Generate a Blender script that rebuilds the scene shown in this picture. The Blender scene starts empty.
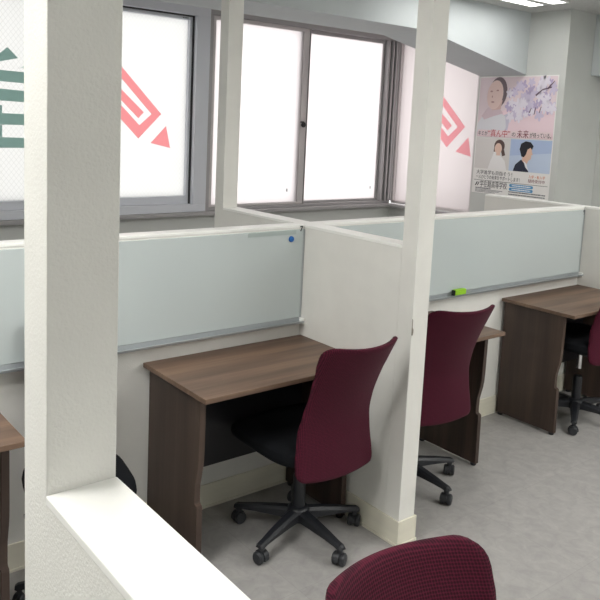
import bpy, bmesh, math, random
from mathutils import Vector, Matrix
random.seed(7)
PI = math.pi
scene = bpy.context.scene
COL = scene.collection

# ------------------------------------------------------------------ materials
def new_mat(name):
    m = bpy.data.materials.new(name); m.use_nodes = True
    nt = m.node_tree; nt.nodes.clear()
    out = nt.nodes.new('ShaderNodeOutputMaterial')
    return m, nt, out
def node(nt, kind, **kw):
    n = nt.nodes.new(kind)
    for k, v in kw.items(): setattr(n, k, v)
    return n
def srgb(r, g, b):
    f = lambda c: (c/255/12.92) if c/255 <= .04045 else ((c/255+.055)/1.055)**2.4
    return (f(r), f(g), f(b), 1)
def principled(name, col, rough=.5, metal=0., spec=.5, noise=None, bump=None, coat=0.):
    """noise=(scale, amount, stretch) modulates the colour; bump=(scale, strength, distance)"""
    m, nt, out = new_mat(name)
    p = node(nt, 'ShaderNodeBsdfPrincipled')
    p.inputs['Roughness'].default_value = rough; p.inputs['Metallic'].default_value = metal
    p.inputs['Specular IOR Level'].default_value = spec; p.inputs['Coat Weight'].default_value = coat
    p.inputs['Base Color'].default_value = col
    nt.links.new(p.outputs[0], out.inputs[0])
    tc = node(nt, 'ShaderNodeTexCoord')
    if noise:
        sc, am, st = noise
        mp = node(nt, 'ShaderNodeMapping'); mp.inputs['Scale'].default_value = st
        nt.links.new(tc.outputs['Object'], mp.inputs[0])
        nz = node(nt, 'ShaderNodeTexNoise'); nz.inputs['Scale'].default_value = sc; nz.inputs['Detail'].default_value = 6
        nt.links.new(mp.outputs[0], nz.inputs['Vector'])
        cr = node(nt, 'ShaderNodeValToRGB')
        cr.color_ramp.elements[0].position = .3; cr.color_ramp.elements[1].position = .7
        cr.color_ramp.elements[0].color = tuple(c*(1-am) for c in col[:3])+(1,)
        cr.color_ramp.elements[1].color = tuple(min(1, c*(1+am)) for c in col[:3])+(1,)
        nt.links.new(nz.outputs[0], cr.inputs[0]); nt.links.new(cr.outputs[0], p.inputs['Base Color'])
    if bump:
        nb = node(nt, 'ShaderNodeTexNoise'); nb.inputs['Scale'].default_value = bump[0]; nb.inputs['Detail'].default_value = 3
        nt.links.new(tc.outputs['Object'], nb.inputs['Vector'])
        bp = node(nt, 'ShaderNodeBump'); bp.inputs['Strength'].default_value = bump[1]; bp.inputs['Distance'].default_value = bump[2]
        nt.links.new(nb.outputs[0], bp.inputs['Height']); nt.links.new(bp.outputs[0], p.inputs['Normal'])
    return m
def wood(name, base, light, dark, axis):
    m, nt, out = new_mat(name)
    p = node(nt, 'ShaderNodeBsdfPrincipled'); p.inputs['Roughness'].default_value = .42
    p.inputs['Specular IOR Level'].default_value = .35
    nt.links.new(p.outputs[0], out.inputs[0])
    tc = node(nt, 'ShaderNodeTexCoord'); mp = node(nt, 'ShaderNodeMapping')
    s = [9, 9, 9]; s[axis] = .55
    mp.inputs['Scale'].default_value = s
    nt.links.new(tc.outputs['Object'], mp.inputs[0])
    n1 = node(nt, 'ShaderNodeTexNoise'); n1.inputs['Scale'].default_value = 1.3; n1.inputs['Detail'].default_value = 8; n1.inputs['Roughness'].default_value = .6
    nt.links.new(mp.outputs[0], n1.inputs['Vector'])
    cr = node(nt, 'ShaderNodeValToRGB'); e = cr.color_ramp.elements
    e[0].position = .30; e[0].color = dark; e[1].position = .72; e[1].color = light
    k = cr.color_ramp.elements.new(.5); k.color = base
    nt.links.new(n1.outputs[0], cr.inputs[0])
    s2 = [120, 120, 120]; s2[axis] = 2.5
    mp2 = node(nt, 'ShaderNodeMapping'); mp2.inputs['Scale'].default_value = s2
    nt.links.new(tc.outputs['Object'], mp2.inputs[0])
    n2 = node(nt, 'ShaderNodeTexNoise'); n2.inputs['Scale'].default_value = 1; n2.inputs['Detail'].default_value = 3
    nt.links.new(mp2.outputs[0], n2.inputs['Vector'])
    mx = node(nt, 'ShaderNodeMix', data_type='RGBA', blend_type='MULTIPLY'); mx.inputs['Factor'].default_value = .35
    nt.links.new(cr.outputs[0], mx.inputs['A']); nt.links.new(n2.outputs[0], mx.inputs['B'])
    mx2 = node(nt, 'ShaderNodeMix', data_type='RGBA', blend_type='MULTIPLY'); mx2.inputs['Factor'].default_value = 1; mx2.inputs['B'].default_value = (1.2, 1.2, 1.2, 1)
    nt.links.new(mx.outputs['Result'], mx2.inputs['A'])
    nt.links.new(mx2.outputs['Result'], p.inputs['Base Color'])
    return m
def mesh_fabric(name, c0, c1):
    m, nt, out = new_mat(name)
    p = node(nt, 'ShaderNodeBsdfPrincipled'); p.inputs['Roughness'].default_value = .85; p.inputs['Specular IOR Level'].default_value = .2
    p.inputs['Sheen Weight'].default_value = .03
    nt.links.new(p.outputs[0], out.inputs[0])
    tc = node(nt, 'ShaderNodeTexCoord'); mp = node(nt, 'ShaderNodeMapping'); mp.inputs['Scale'].default_value = (1, .0, 1)
    nt.links.new(tc.outputs['Object'], mp.inputs[0])
    v = node(nt, 'ShaderNodeTexVoronoi'); v.inputs['Scale'].default_value = 190; v.inputs['Randomness'].default_value = .15
    nt.links.new(mp.outputs[0], v.inputs['Vector'])
    cr = node(nt, 'ShaderNodeValToRGB'); cr.color_ramp.elements[0].position = .25; cr.color_ramp.elements[1].position = .6
    cr.color_ramp.elements[0].color = c0; cr.color_ramp.elements[1].color = c1
    nt.links.new(v.outputs['Distance'], cr.inputs[0]); nt.links.new(cr.outputs[0], p.inputs['Base Color'])
    bp = node(nt, 'ShaderNodeBump'); bp.inputs['Strength'].default_value = .5; bp.inputs['Distance'].default_value = .001
    nt.links.new(v.outputs['Distance'], bp.inputs['Height']); nt.links.new(bp.outputs[0], p.inputs['Normal'])
    return m
def frosted(name, col, wire=None):
    """daylight diffusing glass; wire=(pitch, axes) adds the diamond wire mesh cast in the glass"""
    m, nt, out = new_mat(name)
    t = node(nt, 'ShaderNodeBsdfTranslucent'); t.inputs[0].default_value = col
    g = node(nt, 'ShaderNodeBsdfGlossy'); g.inputs['Roughness'].default_value = .25; g.inputs[0].default_value = (.9, .9, .9, 1)
    mx = node(nt, 'ShaderNodeMixShader'); mx.inputs[0].default_value = .04
    nt.links.new(t.outputs[0], mx.inputs[1]); nt.links.new(g.outputs[0], mx.inputs[2])
    nt.links.new(mx.outputs[0], out.inputs[0])
    if wire:
        pitch, amt = wire
        tc = node(nt, 'ShaderNodeTexCoord'); sp = node(nt, 'ShaderNodeSeparateXYZ')
        nt.links.new(tc.outputs['Object'], sp.inputs[0])
        ms = []
        for sgn in (1, -1):
            a = node(nt, 'ShaderNodeMath', operation='MULTIPLY_ADD'); a.inputs[1].default_value = sgn*1.25
            nt.links.new(sp.outputs[0], a.inputs[0]); nt.links.new(sp.outputs[2], a.inputs[2])
            b = node(nt, 'ShaderNodeMath', operation='DIVIDE'); b.inputs[1].default_value = pitch
            nt.links.new(a.outputs[0], b.inputs[0])
            f = node(nt, 'ShaderNodeMath', operation='FRACT'); nt.links.new(b.outputs[0], f.inputs[0])
            l = node(nt, 'ShaderNodeMath', operation='LESS_THAN'); l.inputs[1].default_value = .11
            nt.links.new(f.outputs[0], l.inputs[0]); ms.append(l)
        mxm = node(nt, 'ShaderNodeMath', operation='MAXIMUM')
        nt.links.new(ms[0].outputs[0], mxm.inputs[0]); nt.links.new(ms[1].outputs[0], mxm.inputs[1])
        mc = node(nt, 'ShaderNodeMix', data_type='RGBA')
        mc.inputs['A'].default_value = col; mc.inputs['B'].default_value = tuple(c*amt for c in col[:3])+(1,)
        nt.links.new(mxm.outputs[0], mc.inputs['Factor']); nt.links.new(mc.outputs['Result'], t.inputs[0])
    return m
def film(name, col):
    m, nt, out = new_mat(name)
    t = node(nt, 'ShaderNodeBsdfTranslucent'); t.inputs[0].default_value = col
    nt.links.new(t.outputs[0], out.inputs[0]); return m
def emit(name, col, s):
    m, nt, out = new_mat(name)
    e = node(nt, 'ShaderNodeEmission'); e.inputs[0].default_value = col; e.inputs[1].default_value = s
    nt.links.new(e.outputs[0], out.inputs[0]); return m
def floor_mat():
    m, nt, out = new_mat('vinyl_floor')
    p = node(nt, 'ShaderNodeBsdfPrincipled'); p.inputs['Roughness'].default_value = .45; p.inputs['Specular IOR Level'].default_value = .35
    nt.links.new(p.outputs[0], out.inputs[0])
    tc = node(nt, 'ShaderNodeTexCoord')
    n1 = node(nt, 'ShaderNodeTexNoise'); n1.inputs['Scale'].default_value = 17; n1.inputs['Detail'].default_value = 9; n1.inputs['Roughness'].default_value = .68; n1.inputs['Distortion'].default_value = .6
    nt.links.new(tc.outputs['Object'], n1.inputs['Vector'])
    cr = node(nt, 'ShaderNodeValToRGB'); e = cr.color_ramp.elements
    e[0].position = .32; e[0].color = srgb(153, 151, 149); e[1].position = .68; e[1].color = srgb(172, 170, 167)
    nt.links.new(n1.outputs[0], cr.inputs[0])
    br = node(nt, 'ShaderNodeTexBrick'); br.offset = 0; br.inputs['Scale'].default_value = 1
    br.inputs['Brick Width'].default_value = .5; br.inputs['Row Height'].default_value = .5; br.inputs['Mortar Size'].default_value = .0013
    br.inputs['Color1'].default_value = (1, 1, 1, 1); br.inputs['Color2'].default_value = (.95, .95, .95, 1); br.inputs['Mortar'].default_value = (.86, .86, .86, 1)
    nt.links.new(tc.outputs['Object'], br.inputs['Vector'])
    mx = node(nt, 'ShaderNodeMix', data_type='RGBA', blend_type='MULTIPLY'); mx.inputs['Factor'].default_value = 1
    nt.links.new(cr.outputs[0], mx.inputs['A']); nt.links.new(br.outputs['Color'], mx.inputs['B'])
    nt.links.new(mx.outputs['Result'], p.inputs['Base Color'])
    return m

M = {}
M['wallpaper'] = principled('white_wallpaper', srgb(228, 227, 222), .8, spec=.2, noise=(7, .03, (1, 1, 1)), bump=(230, .45, .0018))
M['paint'] = principled('grey_white_paint', srgb(204, 206, 203), .75, spec=.2, noise=(5, .02, (1, 1, 1)), bump=(220, .2, .001))
M['beam'] = principled('beam_paper', srgb(200, 206, 208), .75, spec=.2, noise=(5, .02, (1, 1, 1)), bump=(220, .2, .001))
M['ceil'] = principled('ceiling_board', srgb(205, 205, 203), .9, spec=.1, noise=(90, .08, (1, 1, 1)))
M['cap'] = principled('white_cap', srgb(246, 246, 242), .4)
M['baseboard'] = principled('cream_vinyl', srgb(226, 222, 206), .5, noise=(3, .05, (1, 1, 8)))
M['board'] = principled('whiteboard_steel', srgb(192, 201, 201), .22, spec=.5, coat=.2)
M['alu'] = principled('satin_aluminium', srgb(176, 181, 184), .35, metal=.55)
M['winalu'] = principled('window_aluminium', srgb(216, 219, 226), .4, metal=.1)
M['winbronze'] = principled('window_dark_aluminium', srgb(168, 166, 167), .4, metal=.15)
M['winpale'] = principled('window_pale_aluminium', srgb(205, 200, 200), .4, metal=.3)
M['gasket'] = principled('rubber_gasket', srgb(52, 52, 55), .6)
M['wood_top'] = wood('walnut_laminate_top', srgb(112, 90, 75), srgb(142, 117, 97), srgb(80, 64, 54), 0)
M['wood_side_shaded'] = wood('walnut_laminate_upright_shaded', srgb(68, 55, 49), srgb(84, 69, 60), srgb(54, 44, 40), 2)  # same walnut with upright grain; shading of the desk sides painted in as darker browns
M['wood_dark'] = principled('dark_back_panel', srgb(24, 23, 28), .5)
M['fabric'] = mesh_fabric('burgundy_mesh', srgb(46, 10, 25), srgb(88, 22, 44))
M['black'] = principled('black_plastic', srgb(30, 32, 37), .42, bump=(300, .1, .0005))
M['tyre'] = principled('grey_black_caster', srgb(40, 42, 46), .5)
M['seat'] = principled('black_fabric', srgb(14, 16, 20), .9, spec=.2, noise=(200, .2, (1, 1, 1)))
M['chrome'] = principled('chrome', srgb(215, 215, 215), .15, metal=1)
M['floor'] = floor_mat()
M['pane_wire'] = frosted('wired_frosted_glass', (.66, .66, .65, 1), (.040, .85))
M['pane_wire2'] = frosted('wired_frosted_glass_fine', (.69, .69, .68, 1), (.036, .935))
M['pane'] = frosted('frosted_glass', (.76, .735, .735, 1))
M['pane_pink'] = frosted('rosy_frosted_glass', (.69, .655, .655, 1))
M['film_red'] = film('red_film', (.97, .57, .59, 1))
M['film_rose'] = film('rose_film', (.99, .67, .70, 1))
M['film_green'] = film('green_film', (.46, .575, .55, 1))
M['tube_low'] = emit('dimmed_diffuser', (1, .985, .95, 1), 8)
M['tube'] = emit('lit_diffuser', (1, .985, .95, 1), 27)
M['lampbody'] = principled('white_enamel', srgb(240, 240, 238), .4)
M['blue'] = principled('blue_magnet', srgb(28, 96, 168), .35)
M['ink'] = principled('black_ink', srgb(18, 20, 24), .6)
M['tape'] = principled('clear_tape', srgb(166, 178, 176), .3)
M['green'] = principled('lime_eraser', srgb(150, 205, 40), .5)
M['felt'] = principled('dark_felt', srgb(40, 44, 38), .9)

def flat(name, r, g, b, rough=.55): return principled(name, srgb(r, g, b), rough, spec=.3)

# ------------------------------------------------------------------ mesh helpers
def bm_box(bm, x0, x1, y0, y1, z0, z1, bev=0.):
    vs = [bm.verts.new((x, y, z)) for x in (x0, x1) for y in (y0, y1) for z in (z0, z1)]
    idx = [(0, 1, 3, 2), (4, 6, 7, 5), (0, 4, 5, 1), (2, 3, 7, 6), (0, 2, 6, 4), (1, 5, 7, 3)]
    fs = [bm.faces.new([vs[i] for i in f]) for f in idx]
    if bev > 0:
        es = list({e for f in fs for e in f.edges})
        bmesh.ops.bevel(bm, geom=es, offset=bev, segments=2, affect='EDGES', profile=.5)
def bm_prism(bm, pts, axis, a0, a1, bev=0.):
    """extrude a 2D polygon along axis ('x': pts are (y,z); 'y': (x,z); 'z': (x,y))"""
    def mk(p, a):
        return {'x': (a, p[0], p[1]), 'y': (p[0], a, p[1]), 'z': (p[0], p[1], a)}[axis]
    A = [bm.verts.new(mk(p, a0)) for p in pts]; B = [bm.verts.new(mk(p, a1)) for p in pts]
    n = len(pts)
    fs = [bm.faces.new(A), bm.faces.new(B[::-1])]
    fs += [bm.faces.new((A[i], B[i], B[(i+1) % n], A[(i+1) % n])) for i in range(n)]
    bmesh.ops.recalc_face_normals(bm, faces=fs)
    if bev > 0:
        es = list({e for f in fs[:2] for e in f.edges})
        bmesh.ops.bevel(bm, geom=es, offset=bev, segments=2, affect='EDGES', profile=.5)
def bm_lathe(bm, prof, c=(0, 0, 0), axis='z', n=20):
    rings = []
    for r, h in prof:
        ring = []
        for i in range(n):
            a = 2*PI*i/n; u, v = r*math.cos(a), r*math.sin(a)
            p = {'z': (u, v, h), 'x': (h, u, v), 'y': (u, h, v)}[axis]
            ring.append(bm.verts.new((p[0]+c[0], p[1]+c[1], p[2]+c[2])))
        rings.append(ring)
    fs = []
    for a, b in zip(rings, rings[1:]):
        fs += [bm.faces.new((a[i], a[(i+1) % n], b[(i+1) % n], b[i])) for i in range(n)]
    fs += [bm.faces.new(rings[0][::-1]), bm.faces.new(rings[-1])]
    bmesh.ops.recalc_face_normals(bm, faces=fs)
def bm_loft(bm, rings):
    R = [[bm.verts.new(p) for p in r] for r in rings]; n = len(R[0]); fs = []
    for a, b in zip(R, R[1:]):
        fs += [bm.faces.new((a[i], a[(i+1) % n], b[(i+1) % n], b[i])) for i in range(n)]
    fs += [bm.faces.new(R[0][::-1]), bm.faces.new(R[-1])]
    bmesh.ops.recalc_face_normals(bm, faces=fs)
def bm_tube(bm, pts, r, n=10):
    P = [Vector(p) for p in pts]; rings = []
    for i, p in enumerate(P):
        d = (P[min(i+1, len(P)-1)]-P[max(i-1, 0)]).normalized()
        s = d.cross(Vector((0, 0, 1)) if abs(d.z) < .95 else Vector((1, 0, 0))).normalized(); t = s.cross(d)
        rr = r[i] if isinstance(r, (list, tuple)) else r
        rings.append([tuple(p+(s*math.cos(2*PI*k/n)+t*math.sin(2*PI*k/n))*rr) for k in range(n)])
    bm_loft(bm, rings)
def obj(name, bm, mat, parent=None, loc=None, smooth=False):
    me = bpy.data.meshes.new(name); bm.to_mesh(me); bm.free()
    o = bpy.data.objects.new(name, me); COL.objects.link(o)
    if mat: me.materials.append(mat)
    if smooth:
        me.polygons.foreach_set('use_smooth', [True]*len(me.polygons))
        try: me.set_sharp_from_angle(angle=math.radians(40))
        except Exception: pass
    if parent: o.parent = parent
    if loc: o.location = loc
    return o
def boxes(name, lst, mat, parent=None, bev=0.):
    bm = bmesh.new()
    for b in lst: bm_box(bm, *b, bev=bev)
    return obj(name, bm, mat, parent)
def thing(name, label, cat, loc=(0, 0, 0), rz=0., group=None):
    o = bpy.data.objects.new(name, None); COL.objects.link(o)
    o.empty_display_size = .1; o.location = loc; o.rotation_euler = (0, 0, rz)
    o['label'] = label; o['category'] = cat
    if group: o['group'] = group
    return o
def tag(o, label, cat, group=None):
    o['label'] = label; o['category'] = cat
    if group: o['group'] = group
    return o
def struct(o): o['kind'] = 'structure'; return o
def dup(root, label, loc, rz):
    """copy of a thing with copies of its parts and their sub-parts"""
    r = root.copy(); COL.objects.link(r); r.location = loc; r.rotation_euler = (0, 0, rz); r['label'] = label
    for ch in list(root.children):
        c = ch.copy(); COL.objects.link(c); c.parent = r
        for g in list(ch.children):
            d = g.copy(); COL.objects.link(d); d.parent = c
    return r

# ------------------------------------------------------------------ room dimensions (metres)
XL, XR, YF, YW, ZC = -3.25, 2.869, -3.6, 2.90, 2.548
XRR = 3.39                      # right wall beyond the column
YC, YJ = 1.225, 1.985           # column front, window jamb
struct(boxes('floor', [(XL-.1, XRR+.1, YF-.1, YW+.12, -.08, 0)], M['floor']))
struct(boxes('ceiling', [(XL-.1, XRR+.1, YF-.1, YW+.12, ZC, ZC+.08)], M['ceil']))
struct(boxes('wall_left', [(XL-.1, XL, YF-.1, YW+.12, 0, ZC)], M['paint']))
struct(boxes('wall_front', [(XL, XRR, YF-.1, YF, 0, ZC)], M['paint']))
struct(boxes('wall_back', [(XL, XR+.2, YW, YW+.12, 0, .935), (XL, XR+.2, YW, YW+.12, 2.45, ZC),
                           (XL, -1.75, YW, YW+.12, .935, 2.45)], M['paint']))
struct(boxes('wall_right', [(XR, XRR, YC, YJ, 0, ZC), (XR, XRR, YJ, YW, 0, .93), (XR, XRR, YJ, YW, 2.42, ZC),
                            (XRR, XRR+.1, YF-.1, YC, 0, ZC)], M['paint']))
# haunched concrete beam in front of the windows
bm = bmesh.new()
bm_prism(bm, [(XL, 2.298), (1.735, 2.298), (XR-.0008, 2.088), (XR-.0008, ZC-.0005), (XL, ZC-.0005)], 'y', 1.555, 1.98)
struct(obj('trim_1', bm, M['beam']))
# second beam along the right wall
struct(boxes('trim_2', [(3.205, XRR-.0005, YF, YC-.0005, 2.10, ZC-.0005)], M['beam']))
# window ledges
bm = bmesh.new()
bm_box(bm, -1.75, XR-.001, 2.83, YW+.115, .936, .962, .003)
bm_box(bm, 2.80, XR-.001, YJ+.001, 2.829, .936, .962, .003)
struct(obj('trim_3', bm, M['winbronze']))

# ------------------------------------------------------------------ windows
def win(name):
    o = bpy.data.objects.new(name, None); COL.objects.link(o); o['kind'] = 'structure'; return o
def flat_poly(bm, pts, y=None, x=None, th=.0012):
    bm_prism(bm, pts, 'y' if y is not None else 'x', (y if y is not None else x)-th, (y if y is not None else x))
# window_1: wide aluminium framed wired glass, two panes
w1 = win('window_1'); w1.location = (0, 0, 0)
boxes('window_frame', [(-1.75, .862, 2.865, 2.99, .963, 1.02), (-1.75, .862, 2.865, 2.99, 2.39, 2.45), (.748, .862, 2.865, 2.99, 1.02, 2.39),
                       (-1.75, -1.66, 2.865, 2.99, 1.02, 2.39)], M['winalu'], w1, .003)
boxes('gasket', [(.738, .748, 2.905, 2.985, 1.02, 2.39), (-1.66, .738, 2.905, 2.985, 2.381, 2.39)], M['gasket'], w1)
for x0, x1, mat in ((-1.66, -.33, 'pane_wire'), (-.30, .737, 'pane_wire2')):
    s = boxes('sash', [(x0, x1, 2.915, 2.975, 1.021, 1.078), (x0, x1, 2.915, 2.975, 2.358, 2.380),
                       (x0, x0+.03, 2.915, 2.975, 1.078, 2.358), (x1-.022, x1, 2.915, 2.975, 1.078, 2.358)], M['winalu'], w1, .002)
    boxes('glass_pane', [(x0+.028, x1-.02, 2.944, 2.950, 1.076, 2.36)], M[mat], s)
bm = bmesh.new(); yf = 2.9425
def pencil(bm, o, ax, pl, mirror=1):
    """bracket-shaped pencil emblem; o = its right corner (a, z)"""
    a, z = o
    P = lambda da, dz: (a+mirror*da, z+dz)
    def poly(pts):
        flat_poly(bm, [P(*q) for q in pts], **{pl: ax})
    poly([(0, 0), (-.55, .546), (-.55, .466), (-.078, -.003)])                   # upper bar
    poly([(0, 0), (-.078, -.003), (-.172, -.085), (-.179, -.179)])               # turned corner
    poly([(-.179, -.179), (-.172, -.085), (-.55, .27), (-.55, .18)])             # lower bar
    poly([(-.139, .007), (-.182, -.036), (-.45, .205), (-.45, .275)])            # lead
    poly([(.041, -.084), (-.081, -.209), (.079, -.243)])                         # tip
pencil(bm, (.511, 1.674), yf, 'y')
r1 = obj('red_emblem', bm, M['film_red'], w1); r1['label'] = 'pale red pencil shaped bracket emblem on wired pane'
bm = bmesh.new()
for pts in ([(-.582, 2.045), (-.515, 1.983), (-.66, 1.945), (-.70, 1.94)],
            [(-.512, 1.916), (-.40, 1.96), (-.40, 1.985)],
            [(-.86, 1.908), (-.42, 1.896), (-.42, 1.828), (-.86, 1.836)],
            [(-.82, 1.794), (-.42, 1.778), (-.42, 1.708), (-.82, 1.716)],
            [(-.78, 1.634), (-.42, 1.634), (-.42, 1.565), (-.78, 1.56)],
            [(-.78, 1.484), (-.42, 1.482), (-.42, 1.418), (-.78, 1.416)],
            [(-.675, 1.686), (-.617, 1.684), (-.617, 1.634), (-.675, 1.634)],
            [(-.675, 1.56), (-.617, 1.56), (-.617, 1.484), (-.675, 1.484)]):
    flat_poly(bm, pts, y=yf)
g1 = obj('green_character', bm, M['film_green'], w1); g1['label'] = 'green lettering strokes on wired pane'
boxes('maker_mark', [(.655+.012*i, .655+.012*i+.008, 2.9120, 2.9145, 2.366, 2.372) for i in range(4)], M['gasket'], w1)
# window_2: two sliding sashes with dark tracks
w2 = win('window_2')
boxes('window_frame', [(.863, 2.868, 2.89, 3.0, .963, .985), (.863, 2.868, 2.89, 3.0, 2.415, 2.45), (.863, .905, 2.89, 3.0, .985, 2.415)], M['winbronze'], w2, .002)
jb = boxes('jamb', [(2.745, 2.763, 2.885, 3.0, .985, 2.415), (2.778, 2.798, 2.87, 3.0, .985, 2.415), (2.812, 2.832, 2.86, 3.0, .985, 2.415),
                    (2.846, 2.868, 2.87, 3.0, .985, 2.415)], M['winbronze'], w2, .002)
boxes('jamb_groove', [(2.763, 2.846, 2.92, 3.0, .985, 2.415)], M['gasket'], jb)
for x0, x1, yy in ((.906, 1.838, 2.902), (1.752, 2.744, 2.934)):
    s = boxes('sash', [(x0, x1, yy, yy+.028, .986, 1.004), (x0, x1, yy, yy+.028, 2.385, 2.414),
                       (x0, x0+.028, yy, yy+.028, 1.004, 2.385), (x1-(.06 if x0 < 1 else .024), x1, yy, yy+.028, 1.004, 2.385)],
              M['winpale'] if x0 < 1 else M['winbronze'], w2, .002)
    boxes('glass_pane', [(x0+.026, x1-(.058 if x0 < 1 else .022), yy+.011, yy+.016, 1.002, 2.387)], M['pane'], s)
boxes('sash_edge', [(1.8385, 1.8455, 2.895, 2.932, .986, 2.414)], M['winbronze'], w2)
boxes('handle_mark', [(1.665, 1.680, 2.9095, 2.9125, 1.09, 1.115), (2.655, 2.668, 2.9405, 2.9445, 1.09, 1.115)], M['alu'], w2, .001)
bm = bmesh.new()
bm_lathe(bm, [(.012, -.012), (.022, -.010), (.022, .0), (.018, .003)], (1.795, 2.888+.0, 1.64), 'y', 16)
bm_box(bm, 1.765, 1.80, 2.880, 2.889, 1.655, 1.668, .002)
obj('latch', bm, M['gasket'], w2)
# window_3: on the right wall, same glass with the red emblem
w3 = win('window_3')
boxes('window_frame', [(XR+.004, XR+.10, YJ+.001, 2.885, .963, .985), (XR+.004, XR+.10, YJ+.001, 2.885, 2.395, 2.42),
                       (XR+.004, XR+.10, YJ+.001, YJ+.014, .985, 2.395), (XR+.004, XR+.10, 2.858, 2.885, .985, 2.395)], M['winpale'], w3, .002)
boxes('glass_pane', [(XR+.035, XR+.041, YJ+.012, 2.86, .984, 2.397)], M['pane_pink'], w3)
bm = bmesh.new()
pencil(bm, (2.118, 1.68), XR+.034, 'x', -1)
r3 = obj('red_emblem', bm, M['film_rose'], w3); r3['label'] = 'rose coloured pencil shaped bracket emblem on side window'
# daylight closes the outside of the wall openings above the sill: nothing else needed

# ------------------------------------------------------------------ partitions
ZP = 1.2027; T = .0887; YD = .669; TW = .062; HB = .107
ps = thing('booth_screen', 'long white low partition running behind the desks and carrying both whiteboards', 'partition', (0, YD, 0))
boxes('panel', [(-2.31, 2.40, 0, TW, 0, ZP-.012)], M['wallpaper'], ps)
boxes('top_cap', [(-2.31, 2.40, -.003, TW+.003, ZP-.012, ZP)], M['cap'], ps, .002)
def bb(x0, x1): return [(x0, x1, -.008, -.0005, .012, HB), (x0, x1, -.011, -.0005, 0, .012)]
boxes('baseboard', bb(-2.22, -.010)+bb(T+.010, 2.305), M['baseboard'], ps, .0015)

def divider(x, label, front_post, back_post, yback, loc_y=0., flip=1):
    """cross partition from y=0 (corridor end) away from it"""
    t = thing('booth_divider', label, 'partition', (x, loc_y, 0), 0)
    def Y(a, b): return (a, b) if flip > 0 else (-b, -a)
    y1, y2 = (YD-.0005, YD+TW+.0005) if flip > 0 else (None, None)
    pd = .0756
    segs = [(pd if front_post else 0, YD-.001), (YD+TW+.001, yback-(pd if back_post else 0))] if flip > 0 else [(pd, yback)]
    for a, b in segs:
        ya, yb_ = Y(a, b)
        boxes('panel', [(0, T, ya, yb_, 0, ZP-.012)], M['wallpaper'], t)
    if flip > 0: caps = [(segs[0][0], YD-.0035), (YD+TW+.0035, segs[1][1])]
    else: caps = segs
    for a, b in caps:
        ya, yb_ = Y(a, b)
        boxes('top_cap', [(-.001, T+.001, ya, yb_, ZP-.012, ZP)], M['cap'], t, .002)
    if front_post:
        ya, yb_ = Y(0, pd); boxes('post', [(0, T, ya, yb_, 0, ZC-.0005)], M['wallpaper'], t, .0015)
    if back_post:
        ya, yb_ = Y(yback-pd, yback); boxes('post', [(0, T, ya, yb_, 0, ZC-.0005)], M['wallpaper'], t, .0015)
    if flip > 0:
        L = []
        e = YD-.012
        for h0, h1, d in ((.012, HB, .008), (0, .012, .012)):
            L += [(-d, -.0004, -d, e, h0, h1), (T+.0004, T+d, -d, e, h0, h1), (-.0004, T+.0004, -d, -.0004, h0, h1)]
        boxes('baseboard', L, M['baseboard'], t, .0015)
    else:
        L = []
        for h0, h1, d in ((.012, HB, .008), (0, .012, .012)):
            L += [(-d, -.0004, -yback, d, h0, h1), (T+.0004, T+d, -yback, d, h0, h1), (-.0004, T+.0004, .0004, d, h0, h1)]
        boxes('baseboard', L, M['baseboard'], t, .0015)
    return t
d1 = divider(0, 'white cross partition between the two booths with a ceiling post at each end', True, True, 1.405)
d2 = divider(2.315, 'white cross partition at the right edge beside the far right desk', False, False, 1.43)
d3 = divider(-1.8075, 'nearest white partition with thick ceiling post and bright top ledge in foreground', True, False, 1.40, -.968, -1)

bm = bmesh.new()
bm_prism(bm, [(-.0004, .93), (.003, .925), (.0035, .895), (.009, .885), (.008, .868), (.003, .862), (-.0004, .866)], 'y', -.0012, -.0002)
o = obj('paint_chip', bm, principled('bare_board', srgb(132, 126, 116), .9), d1); o.location = (0, 0, 0); o['label'] = 'small dark chip in the corner'
bm = bmesh.new(); x = .012
while x < .086:
    l = random.uniform(.006, .016); h = random.uniform(.002, .006); z = ZP+.006+random.uniform(0, .006)
    bm_prism(bm, [(x, z), (x+l, z+random.uniform(-.001, .002)), (x+l*.8, z+h), (x+l*.2, z+h*.8)], 'y', -.0010, -.0002-random.uniform(0, .0002)); x += l*.8
bm_box(bm, .001, T-.001, -.0025, -.0002, ZP+.0002, ZP+.003)
o = obj('scuff_mark', bm, principled('grey_scuff', srgb(196, 192, 182), .9), d3); o['kind'] = 'stuff'; o['label'] = 'grey scuffs low on the post'
# ------------------------------------------------------------------ whiteboards
def whiteboard(x0, x1, label):
    t = thing('whiteboard', label, 'whiteboard', (x0, YD-.0005, .753), 0, 'whiteboards on the long partition')
    w = x1-x0
    boxes('board', [(0, w, -.009, 0, .0285, .430)], M['board'], t, .001)
    bm = bmesh.new()
    bm_prism(bm, [(0, 0), (-.012, 0), (-.046, .010), (-.048, .019), (-.044, .019), (-.043, .0125), (-.014, .010), (-.0115, .028), (0, .028)], 'x', .004, w-.012)
    obj('pen_tray', bm, M['alu'], t)
    boxes('tray_end_cap', [(w-.012, w-.0005, -.038, 0, -.001, .027)], M['cap'], t, .001)
    boxes('tray_end_cap', [(.0005, .004, -.049, 0, -.001, .027)], M['cap'], t, .001)
    boxes('edge_frame', [(w-.009, w-.0008, -.0115, -.0092, .0285, .430)], M['alu'], t, .0005)
    return t
whiteboard(-2.215, -.0015, 'long whiteboard left of the cross partition, with a blue magnet on it')
whiteboard(T+.0015, 2.3135, 'long whiteboard right of the cross partition with a lime eraser on its tray')
YB = YD-.0005-.009
bm = bmesh.new(); bm_lathe(bm, [(.0135, 0), (.0135, -.004), (.012, -.0075), (.006, -.0085)], (-.079, YB-.0002, 1.143), 'y', 24)
tag(obj('round_magnet', bm, M['blue'], smooth=True), 'small round blue magnet on the left whiteboard near its top right corner', 'magnet')
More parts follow.
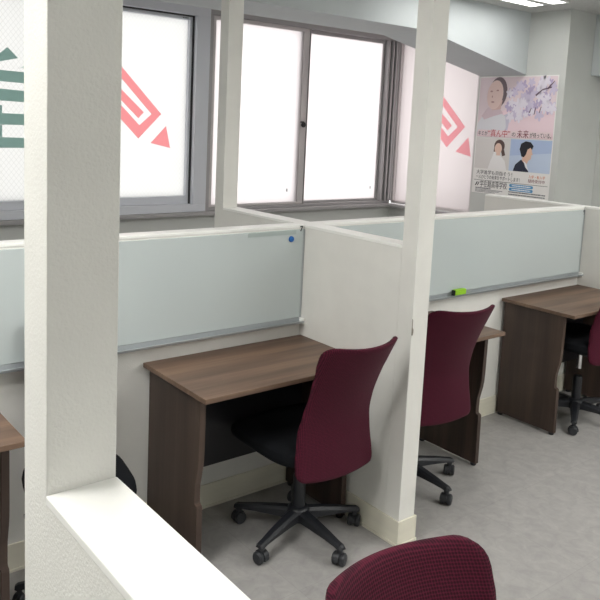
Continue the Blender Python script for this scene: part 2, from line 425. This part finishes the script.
tag(boxes('tape_strip', [(-.31, -.052, YB-.0012, YB-.0002, 1.163, 1.182)], M['tape']), 'thin translucent strip across the top right of the left whiteboard', 'tape')

def text_mesh(body, size, mat, name, parent, mtx, align='LEFT', extrude=.0003, width=None, bold=0., wscale=1.):
    cu = bpy.data.curves.new('lettering', 'FONT'); cu.body = body; cu.size = size; cu.extrude = extrude
    cu.align_x = align; cu.offset = bold
    tmp = bpy.data.objects.new('lettering', cu); COL.objects.link(tmp)
    dg = bpy.context.evaluated_depsgraph_get(); dg.update()
    me = bpy.data.meshes.new_from_object(tmp.evaluated_get(dg))
    bpy.data.objects.remove(tmp); bpy.data.curves.remove(cu)
    if len(me.vertices) and width:
        width *= wscale
        xs = [v.co.x for v in me.vertices]; k = width/max(1e-6, max(xs)-min(xs)); x0 = min(xs)
        for v in me.vertices: v.co.x = (v.co.x-x0)*k
    me.transform(mtx); me.materials.clear(); me.materials.append(mat)
    o = bpy.data.objects.new(name, me); COL.objects.link(o)
    if parent: o.parent = parent
    return o
face_front = Matrix.Rotation(PI/2, 4, 'X')
o = text_mesh('7', .032, M['ink'], 'number_sticker', None, Matrix.Translation((-.030, YB-.0006, 1.1755)) @ face_front, bold=.0012)
tag(o, 'black number 7 at the top right corner of the left whiteboard', 'number')
o = text_mesh('1', .030, M['ink'], 'number_sticker', None, Matrix.Translation((2.2945, YB-.0006, 1.170)) @ face_front, bold=.0012)
bpy.data.objects.remove(o)
tag(boxes('corner_clip', [(2.296, 2.308, YB-.002, YB-.0002, 1.168, 1.182), (2.302, 2.308, YB-.002, YB-.0002, 1.150, 1.168)], M['ink']),
    'tiny black mark at the top right corner of the right whiteboard', 'clip')
er = thing('whiteboard_eraser', 'small lime green eraser lying on the right whiteboard tray', 'eraser', (1.085, YD-.030, .7665))
boxes('body', [(-.040, .05, -.012, .012, .001, .034)], M['green'], er, .004)
boxes('felt_pad', [(-.047, -.0405, -.011, .011, .002, .032)], M['felt'], er, .002)['label'] = 'dark felt pad at the end of the eraser'

# ------------------------------------------------------------------ desks
def make_desk(label, loc):
    t = thing('desk', label, 'desk', loc, 0, 'walnut desks along the long partition')
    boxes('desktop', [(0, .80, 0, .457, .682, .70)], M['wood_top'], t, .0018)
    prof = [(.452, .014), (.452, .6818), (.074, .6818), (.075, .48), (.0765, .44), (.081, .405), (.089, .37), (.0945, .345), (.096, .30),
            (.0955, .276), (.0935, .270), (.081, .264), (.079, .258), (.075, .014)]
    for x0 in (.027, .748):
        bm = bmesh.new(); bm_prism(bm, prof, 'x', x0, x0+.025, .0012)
        p = obj('side_panel', bm, M['wood_side_shaded'], t)
        for y in (.095, .43):
            b = bmesh.new(); bm_lathe(b, [(.013, 0), (.015, .004), (.015, .0137)], (x0+.0125, y, 0), 'z', 14)
            obj('foot', b, M['black'], p)
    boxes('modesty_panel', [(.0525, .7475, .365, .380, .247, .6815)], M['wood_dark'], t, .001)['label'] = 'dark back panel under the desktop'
    return t
YDK = YD-.0155-.457+.003
desk = make_desk('walnut desk just left of the cross partition with a burgundy chair pushed in', (-.8015, YDK, 0))
dup(desk, 'walnut desk at the far left edge of the photo, mostly hidden by the foreground post', (-2.203, YDK, 0), 0)
dup(desk, 'walnut desk just right of the cross partition, mostly hidden behind a burgundy chair', (.098, YDK, 0), 0)
dup(desk, 'walnut desk at the far right end below the lime eraser side of the whiteboard', (1.503, YDK, 0), 0)

# ------------------------------------------------------------------ chairs
def back_mesh():
    bm = bmesh.new()
    H0, H1 = .342, .890
    keys = [(0, .190), (.12, .190), (.3, .180), (.48, .166), (.60, .161), (.74, .166), (.88, .178), (1, .190)]
    def hw(t):
        for (a, x), (b, y) in zip(keys, keys[1:]):
            if t <= b:
                f = (t-a)/(b-a); f = f*f*(3-2*f); return x+(y-x)*f
        return keys[-1][1]
    def centre(t):    # lumbar curve, y
        return -.226 + .012*math.sin(PI*min(1, t*1.25)) - .020*t - .125*max(0, (t-.35)/.65)**1.5
    ts = [0, .004, .012, .025, .04, .06, .085] + [.085+.83*i/26 for i in range(1, 26)] + [.915, .94, .96, .975, .988, .996, 1]
    NS = 26; ss = [math.sin(PI/2*(-1+2*i/NS))*.35 + (-1+2*i/NS)*.65 for i in range(NS+1)]
    rb, rt = .034, .055
    G = [[], []]
    for side in (0, 1):
        for t in ts:
            z = H0+(H1-H0)*t; d0 = z-H0; d1 = H1-z; w = hw(t)
            if d0 < rb: w += -rb+math.sqrt(max(0, rb*rb-(rb-d0)**2))
            if d1 < rt: w += -rt+math.sqrt(max(0, rt*rt-(rt-d1)**2))
            row = []
            for s in ss:
                x = s*w
                zz = z + (.016*(abs(x)/.2)**2.2 - .008)*max(0, (t-.55)/.45)**1.5 + .012*(abs(x)/.18)**2*max(0, (.2-t)/.2)
                y = centre(t) + (.024+.051*min(1, t*1.3))*(abs(x)/.2)**2.0
                edge = min(1, (1-abs(s))/.10, max(0.0, min(d0, d1))/.016)
                th = .004+.009*math.sqrt(max(0, 1-(1-edge)**2))
                row.append(bm.verts.new((x, y+(th if side else -th), zz)))
            G[side].append(row)
    nt_, ns = len(ts), NS+1
    fs = []
    for side in (0, 1):
        g = G[side]
        for i in range(nt_-1):
            for j in range(ns-1): fs.append(bm.faces.new((g[i][j], g[i][j+1], g[i+1][j+1], g[i+1][j])))
    loop = [(0, j) for j in range(ns)]+[(i, ns-1) for i in range(1, nt_)]+[(nt_-1, j) for j in range(ns-2, -1, -1)]+[(i, 0) for i in range(nt_-2, 0, -1)]
    for (a, b), (c, d) in zip(loop, loop[1:]+loop[:1]):
        fs.append(bm.faces.new((G[0][a][b], G[0][c][d], G[1][c][d], G[1][a][b])))
    bmesh.ops.recalc_face_normals(bm, faces=fs)
    return bm
def seat_mesh():
    bm = bmesh.new(); n = 44
    def ring(sx, sy, z, yo=0):
        r = []
        for i in range(n):
            a = 2*PI*i/n; c, s = math.cos(a), math.sin(a)
            e = 2/4.2
            x = math.copysign(abs(c)**e, c)*sx; y = math.copysign(abs(s)**e, s)*sy
            r.append((x, y+.02+yo, z - .018*max(0, (y-.1)/.12)**2))
        return r
    bm_loft(bm, [ring(.19, .20, .394), ring(.212, .217, .398), ring(.226, .228, .412), ring(.229, .231, .428), ring(.224, .226, .447),
                 ring(.205, .208, .460), ring(.16, .165, .463), ring(.08, .08, .458)])
    return bm
def make_chair(label, loc, rz, base_deg, lift=0.):
    t = thing('office_chair', label, 'chair', loc, rz, 'burgundy mesh office chairs')
    obj('backrest', back_mesh(), M['fabric'], t, smooth=True)
    obj('seat', seat_mesh(), M['seat'], t, smooth=True)
    bm = bmesh.new()                                       # L bracket joining seat and backrest
    pts = [(.0, -.05, .376), (0, -.14, .372), (0, -.185, .378), (0, -.2, .40), (0, -.2025, .425), (0, -.201, .44), (0, -.200, .452)]
    for a, b in zip(pts, pts[1:]): pass
    bm_loft(bm, [[(-w, y-d, z-e), (w, y-d, z-e), (w, y+d, z+e), (-w, y+d, z+e)] for (x, y, z), w, d, e in
                 zip(pts, (.035, .035, .034, .032, .03, .028, .022), (0, 0, .004, .006, .006, .005, .004), (.007, .007, .006, .003, 0, 0, 0))])
    obj('back_bracket', bm, M['black'], t)
    bm = bmesh.new()
    bm_box(bm, -.075, .075, -.11, .10, .352, .388, .008)
    bm_box(bm, -.14, .14, -.07, -.045, .380, .394, .002); bm_box(bm, -.14, .14, .06, .085, .380, .394, .002)
    mech = obj('tilt_mechanism', bm, M['black'], t)
    bm = bmesh.new()
    bm_tube(bm, [(.05, .02, .364), (.15, .02, .362), (.20, .025, .357), (.235, .028, .352)], [.005, .005, .006, .009], 8)
    obj('height_lever', bm, M['black'], t, smooth=True)
    bm = bmesh.new(); bm_lathe(bm, [(.0145, .25), (.0145, .385)], n=18)
    obj('gas_piston', bm, M['chrome'], t, smooth=True)['label'] = 'bright chrome gas piston'
    bm = bmesh.new(); bm_lathe(bm, [(.024, .075), (.026, .08), (.026, .25), (.023, .262), (.015, .264)], n=20)
    obj('column', bm, M['black'], t, smooth=True)
    bm = bmesh.new(); bm_lathe(bm, [(.034, .066), (.044, .07), (.046, .112), (.038, .124), (.028, .127)], n=24)
    obj('hub', bm, M['black'], t, smooth=True)
    for k in range(5):
        a = math.radians(base_deg+72*k)-0; R = Matrix.Rotation(a, 4, 'Z')
        bm = bmesh.new(); rings = []
        for r, w, zt_, zb in ((.03, .026, .118, .074), (.10, .023, .110, .075), (.18, .020, .098, .074), (.235, .017, .088, .070), (.260, .017, .084, .066), (.271, .013, .078, .068)):
            rings.append([(r, -w, zb), (r, w, zb), (r, w*1.0, zt_-.010), (r, w*.55, zt_), (r, -w*.55, zt_), (r, -w, zt_-.010)])
        bm_loft(bm, rings); bm.transform(R)
        leg = obj('base_leg', bm, M['black'], t)
        bm = bmesh.new()
        sw = math.radians(random.uniform(-50, 50))
        for s in (-1, 1):
            x0 = s*.006
            bm_lathe(bm, [(.010, x0), (.0235, x0), (.025, x0+s*.004), (.025, x0+s*.014), (.020, x0+s*.019), (.006, x0+s*.020)], (0, 0, .025), 'x', 20)
        bm_lathe(bm, [(.0055, .03), (.0055, .070)], (0, 0, 0), 'z', 10)
        # hood over the wheels
        hood = []
        for i in range(9):
            an = math.radians(-10+200*i/8); hood.append((math.cos(an)*.0285, .025+math.sin(an)*.0285))
        hood += [(-.012, .028), (.012, .028)]
        bm_prism(bm, hood, 'x', -.0058, .0058)
        bm_lathe(bm, [(.012, .050), (.012, .0655)], (0, 0, 0), 'z', 12)
        bm.transform(R @ Matrix.Translation((.252, 0, 0)) @ Matrix.Rotation(sw, 4, 'Z'))
        obj('caster', bm, M['tyre'], leg, smooth=True)
    return t
chair = make_chair('burgundy mesh office chair pushed under the desk left of the cross partition', (-.276, .290, 0), 0, 54)
def pose(c, turn, lift=0.):
    """turn the star base on its own and raise the seat on the gas column"""
    for ch in c.children:
        if ch.name.startswith('base_leg'): ch.rotation_euler = (0, 0, math.radians(turn))
        elif ch.name.split('.')[0] in ('backrest', 'seat', 'back_bracket', 'tilt_mechanism', 'height_lever', 'gas_piston'): ch.location = (0, 0, lift)
    return c
desk.location.x = -.793; desk.scale.x = .989
pose(dup(chair, 'burgundy mesh office chair just right of the cross partition, partly hidden by its post', (.428, .366, 0), math.radians(-8)), 9, .03)
pose(dup(chair, 'burgundy mesh office chair cut off by the right edge, at the far right desk', (1.868, .352, 0), math.radians(-8)), 19.7, .058)
pose(dup(chair, 'burgundy chair back with visible weave rising in the bottom foreground', (-1.226, -1.396, 0), PI-.06), 0, .035)
dup(chair, 'chair hidden behind the foreground post, only its black seat edge showing at the right', (-1.178, .365, 0), PI-math.radians(10)).scale = (.74, .76, 1.04)

# ------------------------------------------------------------------ ceiling lights
def make_light(label, loc, lit='tube'):
    """flush fitting: white frame with two bright strips"""
    t = thing('ceiling_light', label, 'ceiling light', loc, 0, 'flush twin strip ceiling lights')
    L = .62
    boxes('frame', [(-L, L, -.15, -.135, ZC-.012, ZC-.0005), (-L, L, .135, .15, ZC-.012, ZC-.0005), (-L, L, -.035, .035, ZC-.012, ZC-.0005),
                    (-L, -L+.015, -.135, .135, ZC-.012, ZC-.0005), (L-.015, L, -.135, .135, ZC-.012, ZC-.0005)], M['lampbody'], t, .001)
    for y in (-.085, .085):
        boxes('light_strip', [(-L+.0155, L-.0155, y-.049, y+.049, ZC-.009, ZC-.003)], M[lit], t)
    return t
lt = make_light('flush twin strip ceiling light at the top right by the beam', (1.955, 1.215, 0), 'tube_low')
lt_added = make_light('added unseen flush twin strip ceiling light outside the picture', (1.0, -1.9, 0))  # unseen fitting, added to brighten the room
for i, (x, y) in enumerate(((-2.62, -.72), (-1.75, -.1), (2.3, -.9), (-.2, -3.0), (1.6, -3.0))):  # more added unseen fittings, placed for how they light posts, partitions and floor
    dup(lt_added, 'added unseen flush twin strip ceiling light outside the picture', (x, y, 0), 0)

# ------------------------------------------------------------------ poster
PX = XR-.0015
po = thing('poster', 'pink and white recruiting poster with portraits and blossoms on the right wall', 'poster', (0, 0, 0))
PY0, PZ0, PW, PH = 1.976, 2.083, .702, .928
def UV(u, v): return (PY0-u*PW, PZ0-v*PH)
def pp(name, polys, mat, layer, parent=po):
    bm = bmesh.new(); x = PX-.0004*layer
    for k, pl in enumerate(polys):
        e = .00004*(k % 9)
        bm_prism(bm, [UV(*p) for p in pl], 'x', x-.0004-e, x)
    return obj(name, bm, mat, parent)
def ell(cu, cv, ru, rv, n=20, rot=0., a0=0., a1=2*PI):
    r = []
    for i in range(n):
        a = a0+(a1-a0)*i/(n if a1-a0 > 6.2 else n-1)
        du, dv = ru*math.cos(a), rv*math.sin(a)*PW/PH*1.0
        r.append((cu+du*math.cos(rot)-dv*math.sin(rot), cv+du*math.sin(rot)+dv*math.cos(rot)))
    return r
def rc(u0, v0, u1, v1): return [(u0, v0), (u1, v0), (u1, v1), (u0, v1)]
sheet = pp('sheet', [rc(0, 0, 1, 1)], flat('poster_paper', 240, 238, 236, .35), 0)
bm = None
# top picture: rosy backdrop with lighter band
pk = pp('portrait_picture', [rc(.012, .008, .988, .512)], flat('poster_rose', 232, 216, 222, .35), 1)
pp('backdrop', [[(.30, .30), (.60, .22), (.988, .30), (.988, .512), (.25, .512)]], flat('poster_blush', 240, 216, 224, .35), 2, pk)
pp('backdrop', [[(.30, .34), (.45, .30), (.42, .45), (.30, .47)]], flat('poster_haze', 206, 203, 220, .35), 3, pk)
pp('coat', [[(.012, .40), (.10, .31), (.26, .285), (.38, .335), (.40, .42), (.385, .46), (.012, .47)]], flat('poster_coat', 226, 226, 232, .35), 4, pk)
pp('scarf', [[(.06, .335), (.14, .26), (.30, .27), (.35, .31), (.22, .335), (.10, .365)]], flat('poster_scarf', 216, 196, 204, .35), 5, pk)
pp('hair', [ell(.262, .135, .118, .172, 24, .25)], flat('poster_hair', 120, 106, 112, .4), 5, pk)
pp('neck', [[(.20, .20), (.33, .20), (.31, .275), (.20, .285)]], flat('poster_neck', 218, 186, 180, .35), 6, pk)
pp('face', [ell(.225, .155, .105, .165, 24, .32)], flat('poster_skin', 234, 208, 202, .35), 7, pk)
FT = flat('poster_features', 190, 150, 148, .35)
for nm, pl in (('eye', ell(.175, .125, .018, .010, 8)), ('eye', ell(.255, .118, .018, .010, 8)), ('mouth', ell(.20, .215, .024, .010, 8)), ('nose', ell(.19, .17, .007, .014, 8))):
    pp(nm, [pl], FT, 8, pk)
# blossoms
bl = {c: [] for c in ('w', 'l', 'v')}
def blossom(u, v, r, key):
    a0 = random.uniform(0, 2)
    for k in range(5):
        a = a0+2*PI*k/5
        bl[key].append(ell(u+math.cos(a)*r*.62, v+math.sin(a)*r*.62*PW/PH, r*.55, r*.42, 9, a))
pts = []
for k in range(46):
    a = random.uniform(0, 2*PI); q = math.sqrt(random.random())
    u = .64+.25*q*math.cos(a); v = .21+.17*q*math.sin(a)
    pts.append((u, v))
pts += [(.80+random.uniform(0, .16), .03+random.uniform(0, .10)) for _ in range(9)]+[(.42+random.uniform(0, .12), .24+random.uniform(0, .12)) for _ in range(8)]+[(.86+random.uniform(0, .10), .15+random.uniform(0, .12)) for _ in range(8)]
for i, (u, v) in enumerate(pts): blossom(min(u, .95), max(v, .035), random.uniform(.030, .052), 'wlv'[i % 3])
for key, c, ly in (('v', (190, 176, 208), 9), ('l', (212, 202, 224), 10), ('w', (232, 226, 238), 11)):
    pp('blossom', bl[key], flat('poster_blossom_'+key, *c, .35), ly, pk)
br = [[(.74, .155), (.82, .11), (.93, .09), (.93, .10), (.82, .122), (.75, .168)], [(.88, .10), (.955, .045), (.96, .05), (.89, .112)],
      [(.68, .30), (.70, .26), (.708, .262), (.69, .305)], [(.74, .31), (.755, .255), (.763, .257), (.75, .312)], [(.80, .30), (.82, .25), (.827, .253), (.81, .302)]]
BR = flat('poster_branch', 112, 92, 110, .4)
for pl in br: pp('branch', [pl], BR, 12, pk)
# lower portraits
lp = pp('left_picture', [rc(.012, .520, .475, .785)], flat('poster_grey', 222, 218, 216, .35), 1)
pp('hair', [ell(.335, .585, .070, .072, 18), [(.38, .57), (.42, .66), (.38, .67), (.35, .60)], [(.27, .58), (.262, .635), (.285, .635)]], flat('poster_brown_hair', 92, 72, 68, .4), 2, lp)
pp('face', [ell(.322, .607, .048, .062, 18), rc(.30, .64, .35, .69)], flat('poster_skin_two', 232, 200, 184, .35), 3, lp)
pp('blouse', [[(.20, .785), (.235, .70), (.29, .665), (.36, .665), (.42, .71), (.45, .785)], [(.235, .71), (.27, .635), (.30, .64), (.29, .72)]], flat('poster_blouse', 240, 238, 238, .35), 4, lp)
rp = pp('right_picture', [rc(.478, .520, .988, .785)], flat('poster_blue', 176, 194, 226, .35), 1)
pp('sky', [[(.478, .66), (.988, .62), (.988, .785), (.478, .785)]], flat('poster_light_blue', 196, 210, 232, .35), 2, rp)
pp('face', [[(.66, .575), (.745, .57), (.757, .62), (.768, .64), (.752, .645), (.75, .675), (.72, .69), (.70, .73), (.64, .71), (.64, .62)]], flat('poster_skin_three', 226, 190, 170, .35), 3, rp)
pp('hair', [[(.60, .60), (.615, .555), (.67, .533), (.735, .54), (.77, .57), (.755, .60), (.735, .585), (.70, .60), (.685, .64), (.66, .665), (.63, .66)]], flat('poster_black_hair', 34, 34, 42, .4), 4, rp)
pp('jacket', [[(.535, .785), (.56, .73), (.63, .685), (.70, .735), (.735, .785)]], flat('poster_jacket', 44, 48, 66, .4), 5, rp)
pp('shirt', [[(.66, .695), (.70, .715), (.73, .775), (.69, .745)]], flat('poster_shirt', 236, 238, 242, .35), 6, rp)
# lettering
txm = lambda u, v, ly: Matrix.Translation((PX-.0004*ly-.0006, UV(u, v)[0], UV(u, v)[1])) @ Matrix.Rotation(-PI/2, 4, 'Z') @ Matrix.Rotation(PI/2, 4, 'X')
INK = flat('poster_ink', 44, 42, 48); RED = flat('poster_red', 186, 44, 58); ORG = flat('poster_orange', 214, 120, 60); WHT = flat('poster_white', 244, 246, 248)
dk = flat('poster_dark_red', 120, 40, 56)
pp('headline_band', [rc(.03, .452, .97, .508)], flat('poster_band', 238, 218, 222, .35), 13, pk)
def words(body, size, mat, name, u0, u1, v, ly, bold=0.):
    return text_mesh(body, size, mat, name, po, txm(u0, v, ly), width=(u1-u0)*PW, bold=bold)
words('キミが', .042, INK, 'headline', .04, .165, .498, 14)
words('“真ん中”', .064, RED, 'headline', .175, .465, .503, 14)
words('の', .040, INK, 'headline', .49, .535, .498, 14)
words('未来', .066, dk, 'headline', .555, .70, .503, 14)
words('が待っている。', .042, INK, 'headline', .715, .975, .499, 14)
words('大学進学も目指そう！', .036, INK, 'caption', .05, .53, .832, 1)
words('一人ひとりの未来をサポートします！', .036, INK, 'caption', .05, .63, .872, 1)
words('入学・転入学', .026, ORG, 'caption', .74, .94, .832, 1)
words('随時受付中', .030, dk, 'caption', .74, .94, .868, 1)
pp('rule', [rc(.02, .886, .98, .889)], INK, 1)
words('学在籍高等学校', .058, INK, 'school_name', .11, .475, .942, 1)
pp('emblem', [[(.04, .937), (.062, .905), (.077, .905), (.055, .937)]], INK, 1)
pp('emblem', [[(.068, .937), (.090, .905), (.102, .905), (.080, .937)]], INK, 1)
def dashes(u0, u1, v, h):
    r = []; u = u0
    while u < u1:
        w = random.uniform(.008, .016); r.append(rc(u, v, min(u+w, u1), v+h)); u += w+random.uniform(.002, .005)
    return r
SM = flat('poster_small_ink', 112, 112, 118)
for a, b, v, h in ((.05, .26, .952, .009), (.05, .42, .966, .005), (.05, .38, .976, .005), (.05, .32, .986, .005), (.50, .96, .958, .010), (.50, .96, .978, .010)):
    pp('text_line', dashes(a, b, v, h), SM, 1)
bu = flat('poster_button', 92, 156, 202)
for v0 in (.896, .927):
    b = pp('blue_button', [[(.515, v0), (.795, v0), (.805, v0+.006), (.805, v0+.019), (.795, v0+.025), (.515, v0+.025), (.505, v0+.019), (.505, v0+.006)]], bu, 1)
    pp('button_lettering', dashes(.54, .775, v0+.008, .009), WHT, 2, b)

# ------------------------------------------------------------------ daylight
w = bpy.data.worlds.new('overcast_sky'); scene.world = w; w.use_nodes = True
nt = w.node_tree; bg = nt.nodes['Background']; bg.inputs[0].default_value = (1, .995, .99, 1); bg.inputs[1].default_value = 1.9

# ------------------------------------------------------------------ camera
R = (0.7900,0,0)
yaw, pitch, roll = math.radians(37.7471), math.radians(-7.4643), math.radians(2.4586)
fwd = Vector((math.sin(yaw)*math.cos(pitch), math.cos(yaw)*math.cos(pitch), math.sin(pitch)))
rt = Vector((math.cos(yaw), -math.sin(yaw), 0)); up = rt.cross(fwd)
r2 = rt*math.cos(roll)+up*math.sin(roll); u2 = -rt*math.sin(roll)+up*math.cos(roll)
cd = bpy.data.cameras.new('camera'); cam = bpy.data.objects.new('camera', cd); COL.objects.link(cam)
cam.matrix_world = Matrix(((r2.x, u2.x, -fwd.x, -2.1062), (r2.y, u2.y, -fwd.y, -1.8481), (r2.z, u2.z, -fwd.z, 1.6481), (0, 0, 0, 1)))
cd.sensor_width = 36; cd.sensor_fit = 'HORIZONTAL'; cd.lens = 36*740.2919/600
cd.shift_x = (300-276.4124)/600; cd.shift_y = -(300-219.755)/600
cd.clip_start = .05
scene.camera = cam
vs = scene.view_settings
vs.view_transform = 'Standard'; vs.look = 'None'; vs.gamma = 1; vs.use_curve_mapping = False
vs.exposure = 0.36
